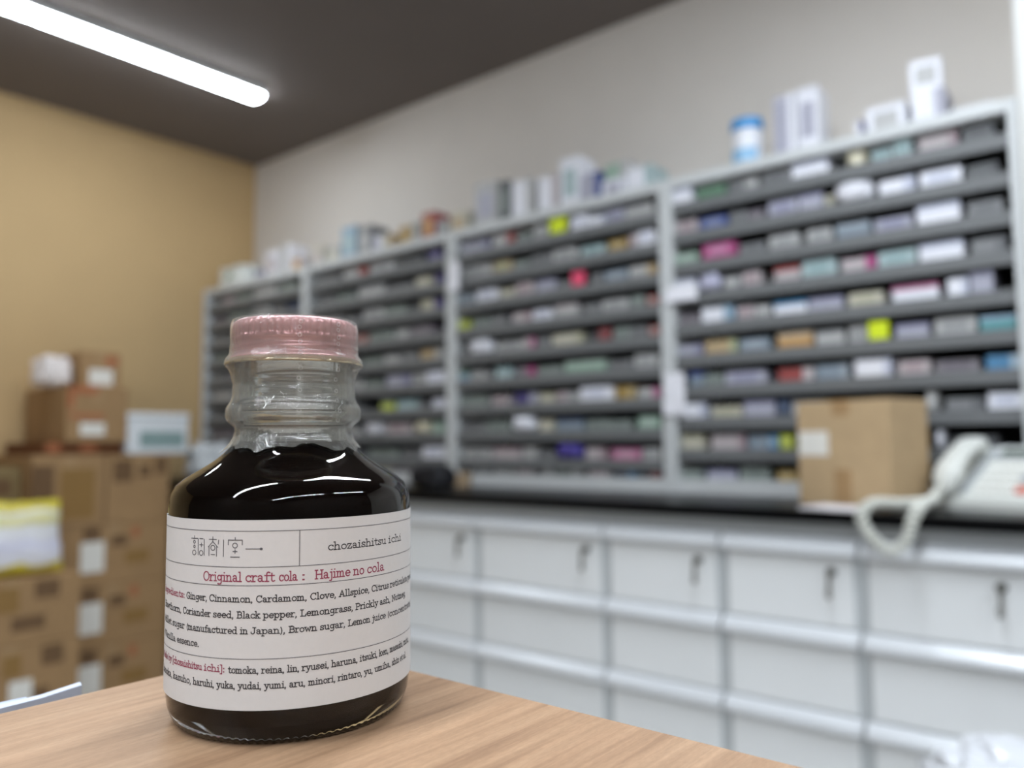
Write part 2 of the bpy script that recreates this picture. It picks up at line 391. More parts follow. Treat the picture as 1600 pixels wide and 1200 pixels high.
segs(mb, 28.72, .93, [(-50.4, 'Ginger, '), (-36.4, 'Cinnamon, '), (-14.9, 'Cardamom, '), (7.3, 'Clove, '), (19.8, 'Allspice, '), (36.4, 'Citrus '), (49, 'reticulata '), (69, 'peel,'), (79, '')])
segs(mb, 25.58, .93, [(-76, 'Hawthorn, '), (-52.8, 'Coriander '), (-34.3, 'seed, '), (-23, 'Black '), (-11.8, 'pepper, '), (3.3, 'Lemongrass, '), (27.8, 'Prickly '), (41.5, 'ash, '), (50.4, 'Nutmeg,'), (65, '')])
segs(mb, 22.50, .93, [(-76, 'Millet '), (-62.5, 'sugar '), (-50, '(manufactured '), (-21.5, 'in '), (-17, 'Japan), '), (-1.3, 'Brown '), (11.5, 'sugar, '), (24.1, 'Lemon '), (36.8, 'juice '), (46.8, '(concentrate),'), (77, '')])
segs(mb, 19.40, .93, [(-76, '/Vanilla '), (-57.5, 'essence.'), (-41.6, '')])
segs(mb, 14.82, .93, [(-26.6, 'tomoka, '), (-12.2, 'reina, '), (-1.8, 'lin, '), (4.2, 'ryusei, '), (16.7, 'haruna, '), (30.1, 'itsuki, '), (41.2, 'ken, '), (48.8, 'masashi, '), (62.5, 'miu,'), (71, '')])
segs(mb, 11.82, .93, [(-77, 'kanoka, '), (-60.5, 'kazuho, '), (-44.8, 'haruhi, '), (-31.9, 'yuka, '), (-22.1, 'yudai, '), (-11, 'yumi, '), (-.9, 'aru, '), (6.9, 'minori, '), (19.6, 'rintaro, '), (32.4, 'yu, '), (38.5, 'umiha, '), (50.5, 'shin '), (58.2, 'et al.'), (66, '')])
segs(mb, 38.40, 1.10, [(14.6, 'chozaishitsu '), (47.4, 'ichi'), (59.2, '')], .18)
mb.build('black_lettering', m_ink, label, recalc=False)
mb = MB()
segs(mb, 32.76, 1.30, [(-39.9, 'Original '), (-19.6, 'craft '), (-5.6, 'cola '), (3.2, ': '), (9.2, 'Hajime '), (26.6, 'no '), (33.7, 'cola'), (44.5, '')], .18)
segs(mb, 28.72, .93, [(-77.5, 'Ingredients:'), (-51.6, '')])
segs(mb, 14.92, .93, [(-77.5, 'Made by '), (-61.5, '[chozaishitsu '), (-38.6, 'ichi]:'), (-28, '')])
mb.build('red_lettering', m_red, label, recalc=False)
mb = MB()
for z in (42.8, 35.65, 32.0, 17.6):
    ribbon(mb, [(radians(-126+252*k/120)*27.4, z) for k in range(121)], .13, lambda a, b_: cylpt(a, b_, RT))
ribbon(mb, [(radians(2.75)*27.4, 42.8), (radians(2.75)*27.4, 35.65)], .14, lambda a, b_: cylpt(a, b_, RT))
mb.build('ruled_lines', m_line, label, recalc=False)
def el(cx, cy, rx, ry): return arc(cx, cy, rx, ry, 0, 360, 16)
LOGO = [[(-22.77, 41.05), (-20.79, 41.1)], [(-21.83, 41.6), (-21.82, 41.09)], el(-21.84, 40.38, .29, .29), el(-21.8, 39.42, .25, .26), el(-21.84, 38.21, .53, .49),
        [(-20.7, 40.95), (-20.66, 37.78)], [(-19.0, 41.0), (-18.95, 37.81)], [(-20.27, 41.1), (-19.37, 41.1)], [(-20.23, 39.87), (-19.3, 39.87)], [(-19.76, 40.22), (-19.76, 39.5)], el(-19.8, 38.22, .5, .49),
        [(-17.66, 41.07), (-15.87, 41.07)], [(-16.75, 41.56), (-16.74, 40.64)], [(-17.89, 39.53), (-16.74, 40.64), (-15.53, 39.52)], [(-17.69, 39.6), (-17.69, 37.75)], [(-15.82, 39.6), (-15.82, 37.75)], el(-16.72, 39.38, .52, .5), [(-17.12, 38.03), (-16.27, 38.03)],
        [(-15.33, 40.96), (-15.42, 40.19)], [(-14.2, 40.99), (-14.2, 37.73)],
        [(-13.11, 40.1), (-13.11, 41.02), (-10.1, 41.02), (-10.1, 40.1)], [(-11.61, 41.54), (-11.61, 41.03)], el(-11.63, 39.95, .51, .49), [(-12.05, 38.76), (-11.16, 38.76)], [(-11.61, 39.14), (-11.61, 38.38)], [(-12.56, 37.65), (-10.66, 37.65)],
        [(-9.32, 39.28), (-6.34, 39.28)]]
mb = MB()
for pl in LOGO: ribbon(mb, pl, .17, lambda a, b_: cylpt(a, b_, RT))
mb.add([cylpt(-6.22+.33*cos(2*pi*k/16), 39.28+.25*sin(2*pi*k/16), RT) for k in range(16)], [tuple(range(16))])
mb.build('logo', m_line, label, recalc=False)

# cap
m_cap = mat('pink_metal', (214, 164, 166), .24, .4, .5, var=.02, scale=300)
m_gold = mat('pale_gold_metal', (200, 188, 160), .3, .7, .5, var=.02)
def knurl(r, z, a):
    if .0849 < z < .0879 and r > .0136: return r - .00055*(.5+.5*cos(52*a))**1.2
    return r
CAPP = [(.0003, .0887), (.0060, .0888), (.0110, .0889), (.0128, .0890), (.0134, .0889), (.0139, .0884), (.01425, .0878), (.01432, .0874), (.01435, .0866), (.01435, .0856), (.01438, .0850), (.01445, .0847),
        (.0143, .0842), (.0141, .0838), (.01395, .0834), (.0140, .0830), (.0143, .0826), (.01448, .0822), (.01445, .0819), (.0141, .0816), (.0141, .0811), (.0145, .0807), (.0147, .0803), (.01475, .0799),
        (.0140, .0799), (.0130, .0803), (.0130, .0870), (.0120, .0880), (.0003, .0881)]
cap = MB().lathe(CAPP, 232, rf=knurl).build('cap', m_cap, bt)
MB().lathe([(.0147, .0801), (.0151, .0797), (.0156, .0793), (.01585, .0789), (.0157, .0786), (.0153, .0786), (.0148, .0790), (.0142, .0796)], 160, closed=True).build('rim', m_gold, cap)

# shrink band (thin clear film)
m_film = bpy.data.materials.new('clear_film'); m_film.use_nodes = True; nt = m_film.node_tree
for nd in list(nt.nodes): nt.nodes.remove(nd)
o_ = nt.nodes.new('ShaderNodeOutputMaterial'); tr = nt.nodes.new('ShaderNodeBsdfTransparent'); gl = nt.nodes.new('ShaderNodeBsdfGlossy'); mx = nt.nodes.new('ShaderNodeMixShader')
fr = nt.nodes.new('ShaderNodeFresnel'); fr.inputs['IOR'].default_value = 1.55; gl.inputs['Roughness'].default_value = .04; gl.inputs['Color'].default_value = (1, 1, 1, 1); tr.inputs['Color'].default_value = (.975, .975, .965, 1)
tcn = nt.nodes.new('ShaderNodeTexCoord'); nz = nt.nodes.new('ShaderNodeTexNoise'); nz.inputs['Scale'].default_value = 420; nz.inputs['Detail'].default_value = 4
bp = nt.nodes.new('ShaderNodeBump'); bp.inputs['Strength'].default_value = .85; bp.inputs['Distance'].default_value = .0009
nt.links.new(tcn.outputs['Object'], nz.inputs['Vector']); nt.links.new(nz.outputs['Fac'], bp.inputs['Height'])
nt.links.new(bp.outputs['Normal'], gl.inputs['Normal'])
b2 = nt.nodes.new('ShaderNodeBump'); b2.inputs['Strength'].default_value = .5; b2.inputs['Distance'].default_value = .0006
nt.links.new(nz.outputs['Fac'], b2.inputs['Height']); nt.links.new(b2.outputs['Normal'], fr.inputs['Normal'])
nt.links.new(fr.outputs['Fac'], mx.inputs['Fac']); nt.links.new(tr.outputs[0], mx.inputs[1]); nt.links.new(gl.outputs[0], mx.inputs[2]); df = nt.nodes.new('ShaderNodeBsdfDiffuse'); df.inputs['Color'].default_value = (.80, .79, .72, 1)
tl = nt.nodes.new('ShaderNodeBsdfTranslucent'); tl.inputs['Color'].default_value = (.80, .79, .72, 1)
hz_ = nt.nodes.new('ShaderNodeMixShader'); hz_.inputs['Fac'].default_value = .5; nt.links.new(df.outputs[0], hz_.inputs[1]); nt.links.new(tl.outputs[0], hz_.inputs[2])
mh = nt.nodes.new('ShaderNodeMixShader'); mh.inputs['Fac'].default_value = .20; nt.links.new(mx.outputs[0], mh.inputs[1]); nt.links.new(hz_.outputs[0], mh.inputs[2])
nt.links.new(mh.outputs[0], o_.inputs['Surface'])
ENV = [(r, z) for r, z in OUT if .048 < z < .0786]+[(.0148, .0787), (.0158, .0790), (.0154, .0796), (.01485, .0801), (.0147, .0806), (.0145, .0812), (.0146, .0824), (.0143, .0834), (.0145, .0846), (.0145, .0870), (.0142, .0882), (.0136, .0891)]
def env(z):
    best = 0
    for (r0, z0), (r1, z1) in zip(ENV[:-1], ENV[1:]):
        if z0 <= z <= z1 and z1 > z0: best = max(best, r0+(r1-r0)*(z-z0)/(z1-z0))
    return best
mb = MB(); NA, NZ = 200, 64; vs = []
for i in range(NZ+1):
    for k in range(NA):
        a = 2*pi*k/NA
        zb = .0594+.0014*noise.noise((cos(a)*2.5, sin(a)*2.5, 1.3))+.0011*noise.noise((cos(a)*6, sin(a)*6, 4.7))
        z = zb+(.0891-zb)*i/NZ
        r = max(env(max(.0485, z-.0006)), env(z), env(min(.0891, z+.0006)))
        r = max(r, .75*r+.25*max(env(max(.0485, min(.0891, z+d))) for d in (-.0012, .0012)))
        wr = noise.noise((cos(a)*12, sin(a)*12, z*420))*.00022+noise.noise((cos(a)*26, sin(a)*26, z*1100))*.00010
        r += .00014+.75*max(0, wr)
        vs.append((r*cos(a), r*sin(a), z))
fs = [(i*NA+k, i*NA+(k+1) % NA, (i+1)*NA+(k+1) % NA, (i+1)*NA+k) for i in range(NZ) for k in range(NA)]
band = mb.add(vs, fs, 0, True).build('shrink_band', m_film, bt, recalc=False)
m_perf = mat('clouded_film_edge', (200, 200, 198), .3, var=.02)
for thd in (40, 4):
    mb = MB()
    for z in (.0874, .0861, .0844, .0829, .0812, .0803, .0779, .0770, .0748, .0722, .0700, .0676, .0655):
        a = TC+radians(thd)+random.uniform(-.012, .012); r = max(env(z-.0005), env(z), env(min(.0891, z+.0005)))+.00034
        mb.tube([(r*cos(a+.00042/r*cos(q)), r*sin(a+.00042/r*cos(q)), z+.00042*sin(q)) for q in [2*pi*i/12 for i in range(12)]], .00004, 5, closed=True)
    mb.build('perforation_line', m_perf, band)

# upright folder of papers beside the table
t = thing('document_wagon', 'low grey side wagon pushed against the end of the wooden table', 'wagon', (-.42, -.05, 0))
m_gr = mat('grey_steel', (150, 152, 154), .45)
MB().box(-.19, .19, -.16, .16, .68, .70, .003).build('shelf', m_gr, t)
for sx, sy in ((-.18, -.15), (.18, -.15), (-.18, .15), (.18, .15)): MB().box(sx-.01, sx+.01, sy-.01, sy+.01, 0, .68, .001).build('leg', m_gr, t)
t = thing('paper_folder', 'pale blue folded papers standing against the end of the wooden table', 'folder', (-.2165, -.02, .70))
m_pl = mat('pale_blue_paper', (196, 204, 220), .4, var=.04, scale=60)
mb = MB(); vs = []; n = 24
for k in range(n+1):
    y = -.11+.2208*k/n; top = .3002+.0010*noise.noise((y*30, 0, 0)) + (.0006 if k == n else 0)
    for xx, zz in ((-.0022, 0), (.0012, 0), (.0014, top-.0006), (.0004, top), (-.0018, top-.0008)): vs.append((xx+.0004*noise.noise((y*60, 2, zz*9)), y, zz))
fs = [(k*5+i, k*5+(i+1) % 5, (k+1)*5+(i+1) % 5, (k+1)*5+i) for k in range(n) for i in range(5)]+[(0, 1, 2, 3, 4), tuple(n*5+i for i in (4, 3, 2, 1, 0))]
mb.add(vs, fs).build('sheet', m_pl, t)
mb = MB(); vs = []
for k in range(n+1):
    y = -.108+.208*k/n; top = .2996+.0006*noise.noise((y*24, 5, 0))
    for xx, zz in ((-.0062, 0), (-.0030, 0), (-.0026, top-.001), (-.0036, top), (-.0058, top-.0012)): vs.append((xx, y, zz))
mb.add(vs, fs).build('sheet', m_pl, t)

# ------------------------------------------------------------------ counter and drawer cabinets
CZ = .906
m_black = mat('black_worktop', (9, 9, 10), .3, 0, .10, var=.05)
tag(MB().box(X_L, 1.6, 1.815, Y_B, CZ-.028, CZ, .003).build('worktop', m_black), 'long glossy black worktop on the white drawer cabinets', 'worktop')
m_cab = mat('pale_grey_enamel', (234, 236, 236), .32, 0, .5, var=.01, scale=8)
m_post = mat('grey_enamel', (192, 196, 197), .4, 0, .5, var=.01)
m_pull = mat('silver_pull', (224, 227, 230), .28, .1, .6, var=.01)
m_dark = mat('dark_plinth', (60, 60, 62), .6)
m_lock = mat('nickel_lock', (138, 138, 132), .35, .8)
YF = 1.848
def pull(zt, x0, x1):
    prof = [(0, 0), (-.003, -.002), (-.011, -.007), (-.018, -.014), (-.022, -.022), (-.0225, -.030), (-.019, -.037), (-.014, -.037), (-.016, -.030), (-.015, -.022), (-.010, -.014), (0, -.010)]
    return MB().prism([(YF+.0+y, zt+z) for y, z in prof], x0, x1)
def cabinet(x0, x1, label):
    cx = (x0+x1)/2; w2 = (x1-x0)/2
    t = thing('drawer_cabinet', label, 'drawer cabinet', (cx, 0, 0), 0, 'white drawer cabinets under the worktop')
    MB().box(-w2+.0005, w2-.0005, YF+.007, 2.46, .07, CZ-.0285, .001).build('carcass', m_post, t)
    MB().box(-w2+.0005, w2-.0005, YF+.06, 2.40, .0, .07).build('plinth', m_dark, t)
    rows = [(.842, .650), (.646, .466), (.462, .282), (.277, .085)]
    for i, (zt, zb) in enumerate(rows):
        d = MB().box(-w2+.016, w2-.016, YF, YF+.0065, zb, zt-.004, .0015).build('drawer', m_cab, t)
        pull(zt, -w2+.005, w2-.005).build('pull', m_pull, d)
        if i == 0:
            lx = w2-.062; lz = .770
            k = MB().cyl((lx, YF, lz), (0, -1, 0), .0105, .008, 20)
            k.cyl((lx, YF-.008, lz), (0, -1, 0), .0075, .006, 16)
            k.box(lx-.0015, lx+.0015, YF-.030, YF-.012, lz-.0035, lz+.0035)
            pts = [(lx, YF-.030+.0, lz-.006)]
            k.tube([(lx+.0008, YF-.026+.003*cos(q), lz-.018+.0165*sin(q)) for q in [2*pi*i_/18 for i_ in range(18)]], .0028, 6, closed=True)
            k.tube([(lx-.001+.0035*cos(q), YF-.024, lz-.044+.011*sin(q)) for q in [2*pi*i_/14 for i_ in range(14)]], .0026, 6, closed=True)
            k.build('lock', m_lock, d)
    return t
xs = [-3.38, -2.90, -2.42, -2.14, -1.662, -1.2, -.867, -.546, -.22, .11, .44]
names = ['drawer cabinet below the far end of the worktop beside the brown cartons', 'second drawer cabinet from the brown cartons, behind the cola bottle', 'third drawer cabinet from the brown cartons, narrow, hidden behind the cola bottle',
         'white drawer cabinet just right of the cola bottle', 'widest white drawer cabinet in view, second to the right of the cola bottle', 'narrow white drawer cabinet left of the one below the cardboard box',
         'white drawer cabinet directly below the cardboard box on the worktop', 'white drawer cabinet below the telephone cord loop and telephone', 'white drawer cabinet right of the one below the telephone', 'last white drawer cabinet, farthest from the tan wall']
for i in range(len(xs)-1): cabinet(xs[i], xs[i+1], names[i])

# ------------------------------------------------------------------ shelving units
SY = 2.20; ZT = 1.868
BE = [-3.875, -3.01, -2.10, -1.185, -.2505]
m_side = mat('light_grey_steel', (206, 209, 209), .4, var=.01)
m_lip = mat('mid_grey_steel', (112, 114, 115), .5, var=.02)
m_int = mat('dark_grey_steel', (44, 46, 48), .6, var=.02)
bay_lab = ['medicine shelving unit in the far corner by the tan wall', 'medicine shelving unit second from the tan wall, above the bottle cap', 'medicine shelving unit with the pink and yellow tags, third from the tan wall', 'nearest medicine shelving unit, behind the cardboard box and telephone']
LIPZ = []
for bidx in range(4):
    x0, x1 = BE[bidx]+.001, BE[bidx+1]-.001; cx = (x0+x1)/2; w2 = (x1-x0)/2
    t = thing('shelving_unit', bay_lab[bidx], 'shelving unit', (cx, SY, CZ), 0, 'grey medicine shelving units on the worktop')
    for s in (-1, 1):
        MB().box(*sorted((s*w2, s*(w2-.021))), -.012, .285, 0, ZT-CZ, .0015).build('side_panel', m_side, t)
    MB().box(-w2+.021, w2-.021, -.010, .285, ZT-CZ-.030, ZT-CZ, .0015).build('top_board', m_side, t)
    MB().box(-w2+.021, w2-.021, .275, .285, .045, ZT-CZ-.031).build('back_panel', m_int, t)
    MB().box(-w2+.021, w2-.021, -.008, .275, 0, .042, .0015).build('plinth', m_side, t)
    lz = [1.754-.094*i for i in range(9)] if bidx == 3 else [1.742-.0965*i for i in range(9)]
    LIPZ.append([z+.035 for z in lz]+[CZ+.042])
    for z in lz:
        m_ = MB(); zz = z-CZ
        m_.box(-w2+.022, w2-.022, .004, .274, zz+.030, zz+.035); m_.box(-w2+.022, w2-.022, -.003, .005, zz, zz+.0352, .001)
        m_.build('shelf', m_lip, t)

# ------------------------------------------------------------------ medicine boxes
PAL = {'W': ('bright white', (236, 237, 244), (200, 204, 220)), 'w': ('off-white', (206, 206, 204), (168, 170, 172)), 'g': ('grey', (146, 148, 150), (120, 122, 126)), 'G': ('dark grey', (100, 104, 106), (84, 86, 90)),
 'k': ('pinkish white', (214, 200, 202), (190, 160, 168)), 'l': ('pale lavender', (192, 192, 214), (158, 158, 196)), 'm': ('mauve grey', (150, 142, 150), (126, 116, 130)), 'n': ('green', (84, 150, 104), (150, 196, 164)),
 'p': ('pale green', (164, 204, 178), (190, 214, 198)), 'b': ('blue', (72, 96, 186), (150, 164, 214)), 'B': ('light blue', (156, 194, 224), (110, 150, 206)), 's': ('sky blue', (72, 156, 218), (180, 208, 228)), 'M': ('magenta', (214, 70, 146), (230, 140, 190)),
 'r': ('red', (196, 70, 66), (222, 196, 186)), 'o': ('orange', (232, 168, 84), (238, 208, 170)), 't': ('tan', (212, 178, 124), (196, 204, 150)), 'c': ('cream', (220, 214, 188), (200, 196, 160)), 'T': ('teal', (84, 178, 184), (150, 208, 210)),
 'e': ('pale teal', (186, 216, 218), (150, 190, 194)), 'u': ('purple', (84, 74, 156), (130, 122, 184)), 'd': ('gold', (196, 154, 66), (214, 184, 120)), 'y': ('yellow-green', (214, 232, 40), (226, 240, 90)), 'N': ('dark blue', (58, 74, 112), (96, 116, 150)),
 'P': ('pink', (226, 120, 170), (236, 176, 202)), 'h': ('blue-grey', (146, 166, 184), (176, 190, 204)), 'q': ('greenish grey', (156, 170, 162), (132, 146, 140)), 'R': ('dark red', (150, 40, 48), (190, 110, 110))}
def soft(c):
    g = .35*c[0]+.5*c[1]+.15*c[2]
    return tuple(.90*(g+(v-g)*.72) for v in c)
def pmat(c, k): return mat(('printed_card_' if k == 1 else 'printed_band_')+PAL[c][0].replace(' ', '_'), soft(PAL[c][k]) if c != 'W' else PAL[c][k], .5, var=.03, scale=25)
ORD = ['first', 'second', 'third', 'fourth', 'fifth', 'sixth', 'seventh', 'eighth', 'ninth', 'tenth', 'eleventh', 'twelfth', 'thirteenth', 'fourteenth']
ROWN = ['top', 'second', 'third', 'fourth', 'fifth', 'sixth', 'seventh', 'eighth', 'ninth', 'bottom']
BAYN = ['corner bay', 'second bay', 'third bay', 'rightmost bay']
def carton_mesh(wd, dp, ht, style, stripe):
    """carton: bevelled body, printed band, tuck flap seam and front panel; origin at the base's front centre"""
    mb = MB(); mb.box(-wd/2, wd/2, 0, dp, 0, ht, .0012, 0)
    e = .0004
    if style == 0:      # band along one end
        x0 = wd/2-wd*stripe; mb.box(x0, wd/2+e, -e, dp+e, -e*0+.0006, ht+e, 0, 1)
    elif style == 1:    # band along the upper front
        mb.box(-wd/2-e, wd/2+e, -e, dp*.6, ht*(1-stripe), ht+e, 0, 1)
    else:               # central printed panel
        mb.box(-wd*.32, wd*.32, -e, dp*.1, ht*.25, ht*.78, 0, 1)
    mb.box(-wd/2-e, -wd/2+.0006, dp*.12, dp*.88, ht*.2, ht*.82, 0, 1)      # end flap print
    mb.box(-wd*.49, wd*.49, -e*.6, .0004, ht*.93, ht*.945, 0, 1)            # tuck seam
    return mb
def crumple(wd, dp, ht, seed, amp=.18, sub=3, floor=True, zmax=9):
    bm = bmesh.new(); bmesh.ops.create_icosphere(bm, subdivisions=sub, radius=1.0)
    mb = MB(); vs = []
    for v in bm.verts:
        c = v.co
        q = Vector([math.copysign(abs(x)**.6, x) for x in c])
        d = 1+amp*noise.noise(c*1.7+Vector((seed, 0, 0)))+amp*.7*noise.noise(c*4.2+Vector((0, seed, 0)))+amp*.35*noise.noise(c*9+Vector((0, 0, seed)))
        q = q*d
        z = q.z*ht*.5+ht*.5
        vs.append((q.x*wd*.5, q.y*dp*.5, min(zmax, max(0, z)) if floor else z))
    mb.add(vs, [[v.index for v in f.verts] for f in bm.faces], 0, False); bm.free(); return mb
def place_box(c, c2, x0, x1, y, z, ht, label, dp=.11, group='medicine boxes on the shelves', style=None, rz=0.0):
    st = style if style is not None else random.choice((0, 1, 2, 2))
    m2 = pmat(c2, 1) if c2 else pmat(c, 2)
    o = carton_mesh(x1-x0, dp, ht, st, .3 if c2 else random.choice((.2, .3))).build('medicine_box', [pmat(c, 1), m2], None, ((x0+x1)/2, y, z), rz)
    return tag(o, label, 'medicine box', group)
ROWS = {3: [
 '1063 1093 W f;1098 1145 n;1150 1172 g;1173 1197 w;1204 1250 g;1252 1312 W;1336 1374 c bag;1380 1413 e;1415 1446 e tall+W;1455 1520 k;1528 1580 G',
 '1063 1098 k;1103 1146 b;1150 1178 g;1180 1205 m;1212 1260 l;1262 1300 l;1302 1316 c;1318 1384 W bagf;1390 1448 W;1455 1524 W;1532 1584 G',
 '1063 1098 p;1108 1160 M f;1165 1206 g;1212 1260 w;1272 1312 w;1318 1374 h;1380 1442 l;1450 1520 W f;1530 1588 g',
 '1060 1095 W f;1099 1134 l bagf;1138 1165 w;1167 1197 k;1218 1260 k+r top;1263 1318 e;1325 1382 k+M end;1384 1446 e;1450 1522 W;1533 1590 g',
 '1064 1097 m;1102 1153 W+B end;1157 1185 k;1187 1212 w;1215 1268 W+s top;1271 1326 l;1334 1390 c;1403 1478 W+P;1492 1526 W;1528 1566 l tall',
 '1064 1101 l;1105 1155 t;1160 1208 h;1219 1275 o;1280 1326 w;1332 1361 w;1363 1402 y tag;1406 1460 l;1468 1535 w;1540 1600 T+B;1603 1640 w',
 '1080 1102 h+b;1104 1132 q;1136 1200 l;1219 1276 r+k;1279 1330 h;1342 1400 W f;1408 1460 k;1466 1536 m;1546 1605 s',
 '1062 1106 W f;1112 1160 c;1164 1213 l;1216 1238 N;1240 1290 w;1300 1360 g;1445 1470 w bag;1480 1540 g;1546 1604 W',
 '1066 1100 c;1110 1164 k;1168 1198 h;1200 1216 s;1219 1240 y;1250 1310 g;1320 1380 l;1458 1478 W bag;1490 1560 G',
 '1066 1100 q;1104 1150 l;1154 1200 q;1212 1242 d;1250 1300 w;1320 1390 g;1470 1540 G'],
2: [
 '722 766 l;772 805 w+r;808 832 q;838 861 w;864 896 y tagup;900 926 W f;928 952 W;955 982 l;985 1030 w',
 '724 768 w;772 800 t;803 830 q;833 866 g;868 905 w;914 950 e;957 986 d;990 1004 k;1006 1032 W f',
 '716 739 h;745 778 W;783 806 c;808 836 k;840 870 l;873 896 g;898 924 M tag;928 945 g;948 985 h;988 1030 w+t end',
 '716 733 y;740 768 q;770 796 g;803 832 k;834 864 W;870 905 w+k;915 942 g;945 985 w;990 1012 q;1015 1032 r',
 '718 733 g;735 770 W bagf;776 820 w;822 836 k+P;840 862 g;865 912 c;918 937 G;939 958 R;961 988 q;990 1015 g;1018 1033 r',
 '714 732 B+n;736 760 w;762 774 g;776 800 e;808 836 m+M end;840 880 q;884 947 p;955 990 g;995 1030 w',
 '716 760 q;768 796 k;806 840 u+l end;844 866 c;870 886 k;888 906 w;911 960 W f;962 992 d;997 1031 w+P end',
 '718 758 g;760 796 q;801 838 W bagf;841 866 c;870 911 h+N top;916 950 q;952 985 q;998 1032 p',
 '726 766 w;770 812 k;816 840 w;844 866 g;869 911 u+W bagf;914 946 k;955 1000 P;1004 1032 w',
 '738 768 g;770 800 w;806 832 k;850 862 w;866 890 q;892 906 w;920 950 k;960 992 N+s;1014 1032 R'],
1: [
 '492 530 g;535 572 w+r;578 616 w;622 660 G;668 690 u',
 '496 522 g;524 552 q;560 600 w;602 645 g;650 676 c;679 691 u',
 '500 530 w;532 556 g;566 600 w;602 636 q;640 655 G;657 677 c;679 692 u',
 '494 520 g;522 548 q;552 573 r;576 615 q;618 640 w;644 680 m',
 '490 525 w;530 560 g;564 596 q;600 624 w;626 652 g;656 690 t+w',
 '492 530 g;534 566 w;570 600 q;604 640 l;644 664 w;670 698 W f',
 '494 530 q;534 560 g;596 616 y+q;620 650 e;654 666 g;676 698 W',
 '490 516 g;520 560 w;566 596 W bag;602 640 k;646 670 c bag;676 694 p',
 '492 526 w;530 570 g;576 620 q;628 660 g;664 698 W f',
 '500 540 g;546 576 q;580 610 c;616 646 m;650 684 l'],
0: [
 '334 346 g;347 360 k;364 390 q;394 430 w;434 462 q',
 '332 352 m;356 390 q;394 420 w;424 444 g;447 466 N',
 '330 356 g;360 380 w;384 410 q;414 440 g;444 466 w',
 '332 360 q;366 392 g;396 430 m;436 462 g',
 '332 350 g;354 380 m;386 410 q;416 440 w;444 464 g',
 '332 362 w;368 396 g;400 430 q;436 460 g',
 '332 350 g;356 386 q;392 424 g;430 460 w',
 '332 366 m;372 400 g;406 436 q;440 462 g',
 '332 356 g;360 390 w;396 426 g;430 460 l',
 '336 366 q;372 404 g;412 450 w']}
m_tagc = mat('fluorescent_yellow_card', (218, 236, 30), .6, var=.03)
for bidx in (3, 2, 1, 0):
    for ri, row in enumerate(ROWS[bidx]):
        items = row.split(';'); z = LIPZ[bidx][ri]+.0004
        for k, it in enumerate(items):
            q = it.split(); a, b_ = float(q[0]), float(q[1]); cc = q[2].split('+'); fl = ' '.join(q[3:])
            c = cc[0]; c2 = None; top_white = False
            if len(cc) > 1: c2 = cc[1]
            x0, x1 = px_x(a, SY+.012)+.0015, px_x(b_, SY+.012)-.0015
            lo, hi = BE[bidx]+.0245, BE[bidx+1]-.0245
            x0 = max(x0, lo); x1 = min(x1, hi)
            if x1-x0 < .012: continue
            where = '%s from left, %s row of %s' % (ORD[k], ROWN[ri], BAYN[bidx])
            col = PAL[c][0]
            rnd = random.random()
            ht = .030+.012*rnd if ri < 9 else .028+.016*rnd
            if c in 'gGmq': ht *= .88
            yy = SY+.006+.010*random.random()
            if fl.startswith('bag'):
                dp = .07 if fl == 'bag' else .075
                h_ = .05 if fl == 'bag' else .052
                o = crumple((x1-x0)*.92, dp, h_, a*.37+ri, .16, 3, True, .0455 if ri == 0 else .0545).build('pouch', mat('crinkled_pouch_'+PAL[c][0].replace(' ', '_'), PAL[c][1], .22, var=.06, scale=60), None, ((x0+x1)/2, (SY+.045 if fl == 'bag' else SY+.030), z))
                tag(o, '%s crinkled pouch, %s' % (col, where), 'pouch', 'crinkled pouches on the shelves')
                continue
            if fl in ('tag', 'tagup'):
                h_ = .050 if fl == 'tagup' else .046
                mb = MB(); mb.box(-(x1-x0)*.42, (x1-x0)*.42, -.001, .001, 0, h_, .0004); mb.box(-(x1-x0)*.42, (x1-x0)*.42, -.001, .03, 0, .0015, .0004)
                o = mb.build('shelf_tag', m_tagc if c == 'y' else mat('pink_card', (236, 84, 120), .5, var=.03), None, ((x0+x1)/2, SY-.0005, z))
                tag(o, '%s upright shelf tag, %s' % ('bright yellow-green' if c == 'y' else 'hot pink', where), 'shelf tag', 'coloured shelf tags')
                continue
            if 'tall' in fl: ht = .046 if ri == 0 else .052
            if ri == 0: ht = min(ht, .045)
            if fl == 'f': yy = SY-.002; ht = max(ht, .042)
            st = {'top': 1, 'end': 0}.get(fl)
            if c2 and st is None: st = random.choice((0, 1))
            desc = col if not c2 else '%s and %s' % (col, PAL[c2][0])
            place_box(c, c2, x0, x1, yy, z, ht, '%s medicine box, %s' % (desc, where), dp=random.uniform(.10, .16), style=st)

